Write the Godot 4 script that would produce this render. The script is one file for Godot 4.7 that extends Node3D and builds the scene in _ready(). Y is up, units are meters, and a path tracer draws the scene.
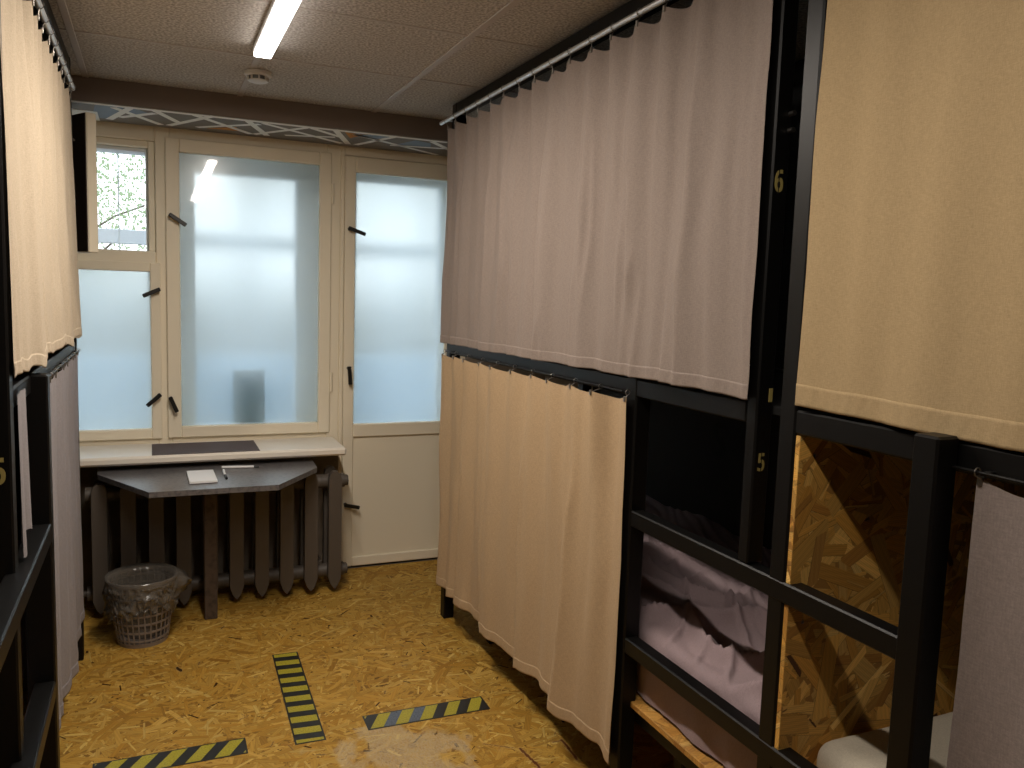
extends Node3D
# A hostel dormitory aisle: window and balcony door at the end, curtained black steel bunks on both sides.
# World: x to the right across the aisle, y up, z towards the camera. The floor is y = 0.

const CEIL := 2.33
const WALL_Z := -4.32
const BEAM_Z := -3.89
const R := 1.215          # aisle face of the right-hand bunks
const L := -0.265         # aisle face of the left-hand bunks
const RAIL_T := 1.285     # top of the middle rail of the bunks
const RAIL_B := 1.235

var M := {}
var used := {}
var noise := FastNoiseLite.new()

# ------------------------------------------------------------------ camera, light

func setup_view() -> void:
	var cam := Camera3D.new()
	cam.name = "camera"
	cam.transform = Transform3D(Basis(Vector3(0.91710, 0.03256, 0.39732), Vector3(0.01256, 0.99380, -0.11043), Vector3(-0.39846, 0.10627, 0.91101)).orthonormalized(), Vector3(0, 1.5, 0))
	cam.fov = 49.94
	cam.near = 0.02
	cam.current = true
	add_child(cam)
	var sky_mat := ProceduralSkyMaterial.new()
	sky_mat.sky_top_color = Color(0.90, 0.95, 1.0)
	sky_mat.sky_horizon_color = Color(0.95, 0.98, 1.0)
	sky_mat.ground_horizon_color = Color(0.55, 0.60, 0.62)
	sky_mat.ground_bottom_color = Color(0.30, 0.32, 0.32)
	sky_mat.sky_energy_multiplier = 1.0
	sky_mat.ground_energy_multiplier = 1.0
	sky_mat.sun_angle_max = 0.0
	var sky := Sky.new()
	sky.sky_material = sky_mat
	var e := Environment.new()
	e.background_mode = Environment.BG_SKY
	e.sky = sky
	e.background_energy_multiplier = 3.0
	e.ambient_light_source = Environment.AMBIENT_SOURCE_DISABLED
	e.tonemap_mode = Environment.TONE_MAPPER_LINEAR
	e.tonemap_exposure = 1.0
	e.sdfgi_enabled = true
	e.ssao_enabled = true
	e.ssil_enabled = true
	var we := WorldEnvironment.new()
	we.name = "world_environment"
	we.environment = e
	add_child(we)

const LAMP_ENERGY := 2.6
const LAMP_COLOR := Color(1.0, 0.955, 0.90)

# ------------------------------------------------------------------ naming helpers

func numbered(called: String) -> String:
	var n: int = used.get(called, 0)
	used[called] = n + 1
	return called if n == 0 else "%s_%03d" % [called, n]

func tag(o: Node, label: String, category: String, group := "") -> Node:
	o.set_meta("label", label)
	o.set_meta("category", category)
	if group != "":
		o.set_meta("group", group)
	return o

func thing(called: String, label: String, category: String, at := Vector3.ZERO, group := "") -> Node3D:
	var o := Node3D.new()
	o.name = numbered(called)
	add_child(o)
	o.position = at
	tag(o, label, category, group)
	return o

func struct(called: String, at := Vector3.ZERO) -> Node3D:
	var o := Node3D.new()
	o.name = called
	add_child(o)
	o.position = at
	o.set_meta("kind", "structure")
	return o

func part(called: String, shape, m: Material, parent: Node3D, at := Vector3.ZERO) -> MeshInstance3D:
	var o := MeshInstance3D.new()
	o.name = called
	o.mesh = shape if shape is Mesh else shape.commit()
	o.material_override = m
	parent.add_child(o, true)
	o.position = at
	return o

func single(called: String, shape, m: Material, label: String, category: String, at := Vector3.ZERO, group := "") -> MeshInstance3D:
	var o := part(numbered(called), shape, m, self, at)
	tag(o, label, category, group)
	return o

# ------------------------------------------------------------------ mesh helpers

func start() -> SurfaceTool:
	var st := SurfaceTool.new()
	st.begin(Mesh.PRIMITIVE_TRIANGLES)
	return st

func tri(st: SurfaceTool, a: Vector3, b: Vector3, c: Vector3, n: Vector3) -> void:
	if (c - a).cross(b - a).dot(n) < 0:
		var t := b
		b = c
		c = t
	for p in [a, b, c]:
		st.set_normal(n)
		st.add_vertex(p)

func quad(st: SurfaceTool, a: Vector3, b: Vector3, c: Vector3, d: Vector3, n: Vector3) -> void:
	tri(st, a, b, c, n)
	tri(st, a, c, d, n)

# box between two corners with chamfered edges
func bx(st: SurfaceTool, lo: Vector3, hi: Vector3, b := 0.003, t := Transform3D.IDENTITY) -> SurfaceTool:
	var c := (lo + hi) * 0.5
	var h := (hi - lo).abs() * 0.5
	b = minf(b, minf(h.x, minf(h.y, h.z)) * 0.49)
	var i := h - Vector3(b, b, b)
	var q := func(p: Vector3) -> Vector3: return t * (c + p)
	var turn := t.basis
	for ax in 3:
		var u := (ax + 1) % 3
		var v := (ax + 2) % 3
		for s: float in [-1.0, 1.0]:
			var ps := []
			for k: Array in [[-1, -1], [1, -1], [1, 1], [-1, 1]]:
				var p := Vector3()
				p[ax] = s * h[ax]
				p[u] = k[0] * i[u]
				p[v] = k[1] * i[v]
				ps.append(q.call(p))
			var n := Vector3()
			n[ax] = s
			quad(st, ps[0], ps[1], ps[2], ps[3], (turn * n).normalized())
		# the four edges along this axis
		for su: float in [-1.0, 1.0]:
			for sv: float in [-1.0, 1.0]:
				var a1 := Vector3(); var a2 := Vector3(); var b1 := Vector3(); var b2 := Vector3()
				a1[ax] = -i[ax]; a1[u] = su * h[u]; a1[v] = sv * i[v]
				a2 = a1; a2[ax] = i[ax]
				b1[ax] = -i[ax]; b1[u] = su * i[u]; b1[v] = sv * h[v]
				b2 = b1; b2[ax] = i[ax]
				var n2 := Vector3()
				n2[u] = su
				n2[v] = sv
				quad(st, q.call(a1), q.call(a2), q.call(b2), q.call(b1), (turn * n2).normalized())
	for sx: float in [-1.0, 1.0]:
		for sy: float in [-1.0, 1.0]:
			for sz: float in [-1.0, 1.0]:
				tri(st, q.call(Vector3(sx * h.x, sy * i.y, sz * i.z)), q.call(Vector3(sx * i.x, sy * h.y, sz * i.z)), q.call(Vector3(sx * i.x, sy * i.y, sz * h.z)), (turn * Vector3(sx, sy, sz)).normalized())
	return st

func box(lo: Vector3, hi: Vector3, b := 0.003) -> SurfaceTool:
	return bx(start(), lo, hi, b)

# smooth grid, f(u, v) -> Vector3
func grid(nu: int, nv: int, f: Callable, wrap_u := false) -> SurfaceTool:
	var st := start()
	st.set_smooth_group(0)
	for j in nv + 1:
		for i in nu + 1:
			var u := float(i) / nu
			st.set_uv(Vector2(u, float(j) / nv))
			st.add_vertex(f.call(0.0 if wrap_u and i == nu else u, float(j) / nv))
	for j in nv:
		for i in nu:
			var a := j * (nu + 1) + i
			var b := a + nu + 1
			for k in [a, a + 1, b, a + 1, b + 1, b]:
				st.add_index(k)
	st.generate_normals()
	return st

func tube(st: SurfaceTool, pts: PackedVector3Array, r: float, sides := 8) -> SurfaceTool:
	var rings := []
	for k in pts.size():
		var d: Vector3 = (pts[mini(k + 1, pts.size() - 1)] - pts[maxi(k - 1, 0)]).normalized()
		var a := d.cross(Vector3.UP if absf(d.y) < 0.9 else Vector3.RIGHT).normalized()
		var b := d.cross(a)
		var ring := []
		for s in sides:
			var w := TAU * s / sides
			ring.append([pts[k] + (a * cos(w) + b * sin(w)) * r, a * cos(w) + b * sin(w)])
		rings.append(ring)
	for k in pts.size() - 1:
		for s in sides:
			var t := (s + 1) % sides
			var p: Array = [rings[k][s], rings[k][t], rings[k + 1][t], rings[k + 1][s]]
			var flip: bool = (p[2][0] - p[0][0]).cross(p[1][0] - p[0][0]).dot(p[0][1]) < 0
			for i in ([0, 2, 1, 0, 3, 2] if flip else [0, 1, 2, 0, 2, 3]):
				st.set_normal(p[i][1])
				st.add_vertex(p[i][0])
	for e in 2:
		var k := 0 if e == 0 else pts.size() - 1
		var n: Vector3 = (pts[0] - pts[1]).normalized() if e == 0 else (pts[-1] - pts[-2]).normalized()
		for s in range(1, sides - 1):
			tri(st, rings[k][0][0], rings[k][s][0], rings[k][s + 1][0], n)
	return st

# profile of (radius, height) turned round y
func lathe(profile: Array, sides := 32) -> SurfaceTool:
	var st := start()
	for k in profile.size() - 1:
		var a: Vector2 = profile[k]
		var b: Vector2 = profile[k + 1]
		var n2 := Vector2(b.y - a.y, a.x - b.x).normalized()
		for s in sides:
			var w0 := TAU * s / sides
			var w1 := TAU * (s + 1) / sides
			var ps := []
			for e in [[a, w0], [a, w1], [b, w1], [b, w0]]:
				var v: Vector2 = e[0]
				var w: float = e[1]
				ps.append([Vector3(v.x * cos(w), v.y, v.x * sin(w)), Vector3(n2.x * cos(w), n2.y, n2.x * sin(w))])
			var flip: bool = (ps[2][0] - ps[0][0]).cross(ps[1][0] - ps[0][0]).dot(ps[0][1]) < 0
			if (ps[2][0] - ps[0][0]).cross(ps[1][0] - ps[0][0]).length() < 1e-12:
				flip = (ps[3][0] - ps[0][0]).cross(ps[2][0] - ps[0][0]).dot(ps[0][1]) < 0
			for i in ([0, 2, 1, 0, 3, 2] if flip else [0, 1, 2, 0, 2, 3]):
				st.set_normal(ps[i][1])
				st.add_vertex(ps[i][0])
	return st

# polygon in the x-z plane made into a slab from y0 to y1
func slab(st: SurfaceTool, poly: PackedVector2Array, y0: float, y1: float, t := Transform3D.IDENTITY) -> SurfaceTool:
	var idx := Geometry2D.triangulate_polygon(poly)
	for k in range(0, idx.size(), 3):
		for top in [true, false]:
			var y := y1 if top else y0
			var p := []
			for e in 3:
				p.append(t * Vector3(poly[idx[k + e]].x, y, poly[idx[k + e]].y))
			tri(st, p[0], p[1], p[2], t.basis * (Vector3.UP if top else Vector3.DOWN))
	var mid := Vector2()
	for p in poly:
		mid += p / poly.size()
	for k in poly.size():
		var a := poly[k]
		var b := poly[(k + 1) % poly.size()]
		var n := Vector2(b.y - a.y, a.x - b.x).normalized()
		if n.dot((a + b) / 2 - mid) < 0:
			n = -n
		quad(st, t * Vector3(a.x, y0, a.y), t * Vector3(b.x, y0, b.y), t * Vector3(b.x, y1, b.y), t * Vector3(a.x, y1, a.y), t.basis * Vector3(n.x, 0, n.y))
	return st

# box with round edges of radius r, n cells per side, bent by f
func soft_box(h: Vector3, r: float, n: int, f: Callable) -> SurfaceTool:
	var st := start()
	st.set_smooth_group(0)
	var base := 0
	var inner := h - Vector3(r, r, r)
	for ax in 3:
		var u := (ax + 1) % 3
		var v := (ax + 2) % 3
		for s: float in [-1.0, 1.0]:
			for j in n + 1:
				for i in n + 1:
					var p := Vector3()
					p[ax] = s * h[ax]
					p[u] = spread(2.0 * i / n - 1.0, h[u], r)
					p[v] = spread(2.0 * j / n - 1.0, h[v], r)
					var q := p.clamp(-inner, inner)
					var d := p - q
					if d.length() > 1e-6:
						p = q + d.normalized() * r
					st.set_uv(Vector2(float(i) / n, float(j) / n))
					st.add_vertex(f.call(p))
			for j in n:
				for i in n:
					var a := base + j * (n + 1) + i
					var b := a + n + 1
					for k in ([a, b, a + 1, a + 1, b, b + 1] if s > 0 else [a, a + 1, b, a + 1, b + 1, b]):
						st.add_index(k)
			base += (n + 1) * (n + 1)
	st.generate_normals()
	return st

func spread(t: float, h: float, r: float) -> float:
	# keeps a third of the cells for the two rounded ends
	var a := absf(t)
	var g := a / 0.7 * (h - r) if a < 0.7 else h - r + (a - 0.7) / 0.3 * r
	return signf(t) * g

# ------------------------------------------------------------------ textures and materials

func mat(color: Color, rough := 0.7, metal := 0.0) -> StandardMaterial3D:
	var m := StandardMaterial3D.new()
	m.albedo_color = color
	m.roughness = rough
	m.metallic = metal
	return m

func osb_image(n: int, seed_: int, strands: int, big := 1.0, contrast := 1.0) -> Image:
	var rng := RandomNumberGenerator.new()
	rng.seed = seed_
	var d := PackedByteArray()
	d.resize(n * n * 3)
	for k in n * n:
		d[k * 3] = 150; d[k * 3 + 1] = 110; d[k * 3 + 2] = 56
	var tones := [Color(0.80, 0.63, 0.34), Color(0.78, 0.605, 0.315), Color(0.83, 0.67, 0.39), Color(0.765, 0.585, 0.295), Color(0.79, 0.62, 0.33), Color(0.735, 0.55, 0.26)]
	for k in strands:
		var cx := rng.randf() * n
		var cy := rng.randf() * n
		var small := rng.randf() < 0.35
		var hl := rng.randf_range(10, 24) if small else rng.randf_range(22, 56)
		var hw := rng.randf_range(1.2, 3.0) if small else rng.randf_range(3.0, 10.0)
		hl *= big
		hw *= big
		var w := rng.randfn(0.0, 0.75) + (PI / 2 if rng.randf() < 0.25 else 0.0)
		var c: Color = tones[rng.randi() % tones.size()]
		if rng.randf() < 0.025 * contrast:
			c = Color(0.30, 0.18, 0.07)
			hw *= 0.4
			hl *= 0.5
		elif rng.randf() < 0.05 * contrast:
			c = c.lerp(Color(0.48, 0.30, 0.11), 0.25 + 0.1 * contrast)
		elif rng.randf() < 0.10:
			c = Color(0.88, 0.74, 0.47)
			hw *= 0.6
		c = c * rng.randf_range(1.0 - 0.07 * contrast, 1.0 + 0.05 * contrast)
		var dx := cos(w)
		var dy := sin(w)
		var grain := rng.randf() * 100.0
		var rx := int(absf(dx) * hl + absf(dy) * hw) + 1
		var ry := int(absf(dy) * hl + absf(dx) * hw) + 1
		var skew := rng.randf_range(-0.25, 0.25)
		for y in range(-ry, ry + 1):
			for x in range(-rx, rx + 1):
				var a := x * dx + y * dy
				var b := -x * dy + y * dx
				if absf(b) > hw or absf(a + b * skew * 3.0) > hl:
					continue
				var g := 1.0 + 0.06 * sin(b * 1.9 + grain) + 0.03 * sin(a * 0.11 + b * 0.7 + grain)
				if b > hw - 1.0:
					g *= 1.0 - 0.14 * contrast  # shade of the crack beside each strand, painted into its edge colour
				var px := posmod(int(cx) + x, n)
				var py := posmod(int(cy) + y, n)
				var at := (py * n + px) * 3
				d[at] = clampi(int(c.r * g * 255), 0, 255)
				d[at + 1] = clampi(int(c.g * g * 255), 0, 255)
				d[at + 2] = clampi(int(c.b * g * 255), 0, 255)
	return Image.create_from_data(n, n, false, Image.FORMAT_RGB8, d)

func weave_image(n: int, seed_: int) -> Image:
	var f := FastNoiseLite.new()
	f.seed = seed_
	f.frequency = 0.35
	f.fractal_octaves = 2
	var rng := RandomNumberGenerator.new()
	rng.seed = seed_
	var im := Image.create(n, n, false, Image.FORMAT_RGB8)
	for y in n:
		for x in n:
			var over := (x + y) % 2 == 0
			var slub := f.get_noise_2d(x, y * 0.12) if over else f.get_noise_2d(x * 0.12 + 400.0, y)
			var v := 0.90 + 0.09 * slub + rng.randf_range(-0.04, 0.04) + (0.02 if over else -0.02)
			im.set_pixel(x, y, Color(v, v, v))
	return im

func tex(im: Image) -> ImageTexture:
	return ImageTexture.create_from_image(im)

func noise_tex(n: int, freq: float, lo: Color, hi: Color, seed_: int, octaves := 4) -> ImageTexture:
	var f := FastNoiseLite.new()
	f.seed = seed_
	f.frequency = freq
	f.fractal_octaves = octaves
	f.noise_type = FastNoiseLite.TYPE_SIMPLEX_SMOOTH
	var src := f.get_seamless_image(n, n)
	var im := Image.create(n, n, false, Image.FORMAT_RGB8)
	for y in n:
		for x in n:
			im.set_pixel(x, y, lo.lerp(hi, src.get_pixel(x, y).r))
	return tex(im)

func world_mapped(m: StandardMaterial3D, per_metre: float, offset := Vector3.ZERO) -> StandardMaterial3D:
	m.uv1_triplanar = true
	m.uv1_world_triplanar = true
	m.uv1_triplanar_sharpness = 8.0
	m.uv1_scale = Vector3(per_metre, per_metre, per_metre)
	m.uv1_offset = offset
	return m

func cloth(color: Color, weave: Texture2D, per_metre := 5.0) -> StandardMaterial3D:
	var m := world_mapped(mat(color, 0.95), per_metre)
	m.albedo_texture = weave
	m.heightmap_enabled = true
	m.heightmap_texture = weave
	m.heightmap_scale = 0.05
	m.metallic_specular = 0.2
	m.rim_enabled = true
	m.rim = 0.25
	m.rim_tint = 0.6
	m.backlight_enabled = true
	m.backlight = Color(0.25, 0.25, 0.25)
	return m

func make_materials() -> void:
	noise.seed = 7
	noise.frequency = 1.0
	noise.fractal_octaves = 3
	var osb := tex(osb_image(1024, 11, 5200))
	var floor_m := world_mapped(mat(Color(0.86, 0.86, 0.74), 0.6), 0.85)
	floor_m.albedo_texture = osb
	floor_m.metallic_specular = 0.3
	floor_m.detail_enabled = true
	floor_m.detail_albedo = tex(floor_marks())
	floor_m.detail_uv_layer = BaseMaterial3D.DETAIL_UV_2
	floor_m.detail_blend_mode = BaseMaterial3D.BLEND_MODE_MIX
	M.floor = floor_m
	var p := world_mapped(mat(Color(0.90, 0.85, 0.76), 0.7), 0.40, Vector3(0.3, 0.15, 0.4))
	p.albedo_texture = osb
	M.osb = p
	var q := world_mapped(mat(Color(1.0, 0.97, 0.88), 0.7), 0.72, Vector3(0.3, 0.15, 0.4))
	q.albedo_texture = tex(osb_image(1024, 23, 1900, 1.7, 2.0))
	M.osb_coarse = q
	M.osb_edge = mat(Color(0.80, 0.64, 0.40), 0.8)
	var weave := tex(weave_image(256, 5))
	M.weave = weave
	M.cloth_sand = cloth(Color(0.73, 0.635, 0.485), weave)
	M.cloth_cream = cloth(Color(0.82, 0.755, 0.66), weave)
	M.cloth_mauve = cloth(Color(0.61, 0.555, 0.52), weave)
	M.cloth_tan = cloth(Color(0.79, 0.68, 0.54), weave)
	M.cloth_grey = cloth(Color(0.60, 0.55, 0.53), weave, 3.0)
	M.cloth_silver = cloth(Color(0.62, 0.60, 0.61), weave)
	M.sheet = cloth(Color(0.66, 0.58, 0.59), weave, 7.0)
	M.white_sheet = cloth(Color(0.86, 0.82, 0.74), weave, 7.0)
	M.black = mat(Color(0.045, 0.042, 0.04), 0.42)
	M.black.metallic_specular = 0.36
	M.black_board = mat(Color(0.065, 0.063, 0.06), 0.85)
	M.stencil_dark = mat(Color(0.045, 0.045, 0.045), 0.9)
	M.stencil = mat(Color(0.60, 0.54, 0.30), 0.7)
	M.chrome = mat(Color(0.88, 0.88, 0.88), 0.38, 0.75)
	M.steel = mat(Color(0.62, 0.60, 0.57), 0.35, 1.0)
	M.cream_paint = mat(Color(0.94, 0.90, 0.81), 0.42)
	M.cream_paint.metallic_specular = 0.4
	M.outer_paint = mat(Color(0.88, 0.90, 0.91), 0.6)
	M.sill = mat(Color(0.92, 0.89, 0.84), 0.28)
	M.latch = mat(Color(0.06, 0.055, 0.05), 0.4)
	M.brown_board = mat(Color(0.20, 0.15, 0.12), 0.5)
	var frost := mat(Color(0.94, 0.97, 0.98, 0.0), 0.22)
	frost.refraction_enabled = true
	frost.refraction_scale = 0.045
	frost.transparency = BaseMaterial3D.TRANSPARENCY_ALPHA
	frost.backlight_enabled = true
	frost.backlight = Color(0.78, 0.80, 0.80)
	frost.clearcoat_enabled = true
	frost.clearcoat = 0.9
	frost.clearcoat_roughness = 0.02
	M.frost = frost
	var clear := mat(Color(0.9, 0.97, 0.97, 0.06), 0.02)
	clear.transparency = BaseMaterial3D.TRANSPARENCY_ALPHA
	M.clear = clear
	var film := mat(Color(0.42, 0.40, 0.37, 0.68), 0.2)
	film.transparency = BaseMaterial3D.TRANSPARENCY_ALPHA
	M.film = film
	var tile := world_mapped(mat(Color(0.78, 0.75, 0.71), 0.95), 2.0)
	tile.albedo_texture = noise_tex(512, 0.075, Color(0.64, 0.64, 0.64), Color(1.08, 1.08, 1.08), 3, 2)
	tile.heightmap_enabled = true
	tile.heightmap_texture = tile.albedo_texture
	tile.heightmap_scale = 0.25
	M.tile = tile
	M.grid = mat(Color(0.66, 0.62, 0.58), 0.5)
	M.beam = mat(Color(0.44, 0.39, 0.355), 0.6)
	M.plaster = world_mapped(mat(Color(0.52, 0.48, 0.43), 0.9), 1.0)
	M.plaster.albedo_texture = noise_tex(256, 0.03, Color(0.9, 0.9, 0.9), Color(1.05, 1.05, 1.05), 9)
	M.dark_wall = mat(Color(0.16, 0.14, 0.13), 0.85)
	M.mural_white = mat(Color(0.95, 0.94, 0.91), 0.7)
	M.mural_grey = mat(Color(0.48, 0.45, 0.41), 0.7)
	M.mural_blue = mat(Color(0.50, 0.56, 0.62), 0.7)
	M.mural_orange = mat(Color(0.78, 0.52, 0.18), 0.7)
	M.radiator = mat(Color(0.33, 0.30, 0.27), 0.5)
	var lam := world_mapped(mat(Color(0.40, 0.39, 0.39), 0.3), 2.5)
	lam.albedo_texture = noise_tex(256, 0.06, Color(0.7, 0.7, 0.72), Color(1.3, 1.3, 1.3), 21, 5)
	M.laminate = lam
	M.leg_wood = world_mapped(mat(Color(0.30, 0.25, 0.21), 0.7), 2.0)
	M.leg_wood.albedo_texture = noise_tex(256, 0.05, Color(0.7, 0.7, 0.7), Color(1.3, 1.25, 1.2), 33, 5)
	M.bin = mat(Color(0.50, 0.46, 0.43), 0.5)
	M.paper = mat(Color(0.90, 0.90, 0.90), 0.8)
	M.ink = mat(Color(0.08, 0.08, 0.10), 0.4)
	M.mat_cloth = world_mapped(mat(Color(0.36, 0.32, 0.32), 0.85), 8.0)
	M.mat_cloth.albedo_texture = noise_tex(128, 0.2, Color(0.8, 0.8, 0.8), Color(1.15, 1.15, 1.15), 41)
	M.tape_black = mat(Color(0.13, 0.13, 0.12), 0.5)
	var ty := world_mapped(mat(Color(0.66, 0.62, 0.18), 0.5), 6.0)
	ty.albedo_texture = noise_tex(256, 0.08, Color(0.78, 0.80, 0.80), Color(1.12, 1.10, 1.05), 51, 5)
	M.tape_yellow = ty
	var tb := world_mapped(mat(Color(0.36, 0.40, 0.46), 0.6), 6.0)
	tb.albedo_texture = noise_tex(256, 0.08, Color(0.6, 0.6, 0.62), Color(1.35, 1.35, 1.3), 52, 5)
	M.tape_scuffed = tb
	M.lens = mat(Color(0.95, 0.95, 0.95), 0.5)
	M.lens.emission_enabled = true
	M.lens.emission = Color(1.0, 0.97, 0.95)
	M.lens.emission_energy_multiplier = 7.0
	M.plastic_white = mat(Color(0.80, 0.80, 0.80), 0.45)
	M.plastic_grey = mat(Color(0.38, 0.40, 0.42), 0.6)
	M.parapet = mat(Color(0.72, 0.84, 0.93), 0.8)
	M.concrete = mat(Color(0.50, 0.50, 0.50), 0.9)
	M.blue_box = mat(Color(0.40, 0.58, 0.68), 0.6)
	M.bark = mat(Color(0.38, 0.33, 0.28), 0.9)
	M.leaf = mat(Color(0.50, 0.57, 0.42), 0.7)
	M.leaf.backlight_enabled = true
	M.leaf.backlight = Color(0.6, 0.66, 0.5)
	M.grass = mat(Color(0.62, 0.61, 0.59), 0.95)

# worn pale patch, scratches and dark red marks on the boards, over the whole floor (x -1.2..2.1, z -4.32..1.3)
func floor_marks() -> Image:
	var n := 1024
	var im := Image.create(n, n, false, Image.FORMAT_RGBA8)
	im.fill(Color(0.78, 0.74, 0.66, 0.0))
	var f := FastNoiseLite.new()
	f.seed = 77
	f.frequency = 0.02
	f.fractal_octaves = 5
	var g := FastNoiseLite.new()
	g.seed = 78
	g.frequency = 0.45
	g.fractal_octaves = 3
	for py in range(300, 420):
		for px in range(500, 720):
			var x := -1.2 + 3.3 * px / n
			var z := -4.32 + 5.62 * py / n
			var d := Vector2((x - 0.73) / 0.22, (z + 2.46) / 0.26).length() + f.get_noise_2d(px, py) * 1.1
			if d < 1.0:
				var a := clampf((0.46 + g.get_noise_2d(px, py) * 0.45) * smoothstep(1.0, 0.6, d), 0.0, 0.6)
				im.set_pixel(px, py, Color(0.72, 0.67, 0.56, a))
	var line := func(a: Vector2, b: Vector2, w: float, c: Color) -> void:
		for k in 60:
			var q := a.lerp(b, k / 59.0)
			var cx := int((q.x + 1.2) / 3.3 * n)
			var cy := int((q.y + 4.32) / 5.62 * n)
			for yy in range(int(-w), int(w) + 1):
				for xx in range(int(-w), int(w) + 1):
					im.set_pixel(clampi(cx + xx, 0, n - 1), clampi(cy + yy, 0, n - 1), c)
	var red := Color(0.30, 0.08, 0.05, 0.85)
	line.call(Vector2(1.105, -2.36), Vector2(1.12, -2.24), 1, red)
	line.call(Vector2(1.225, -2.36), Vector2(1.262, -2.36), 0, red)
	line.call(Vector2(1.262, -2.36), Vector2(1.255, -2.24), 1, red)
	line.call(Vector2(1.00, -2.43), Vector2(1.09, -2.37), 0, Color(0.30, 0.14, 0.06, 0.7))
	var rng := RandomNumberGenerator.new()
	rng.seed = 5
	for k in 46:
		var a := Vector2(rng.randf_range(-0.2, 1.3), rng.randf_range(-3.9, -2.3))
		line.call(a, a + Vector2.from_angle(rng.randf() * TAU) * rng.randf_range(0.008, 0.035), 0, Color(0.16, 0.09, 0.04, rng.randf_range(0.4, 0.85)))
	line.call(Vector2(0.07, -3.36), Vector2(0.085, -3.33), 1, Color(0.10, 0.05, 0.05, 0.9))
	return im

# ------------------------------------------------------------------ the room

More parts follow.
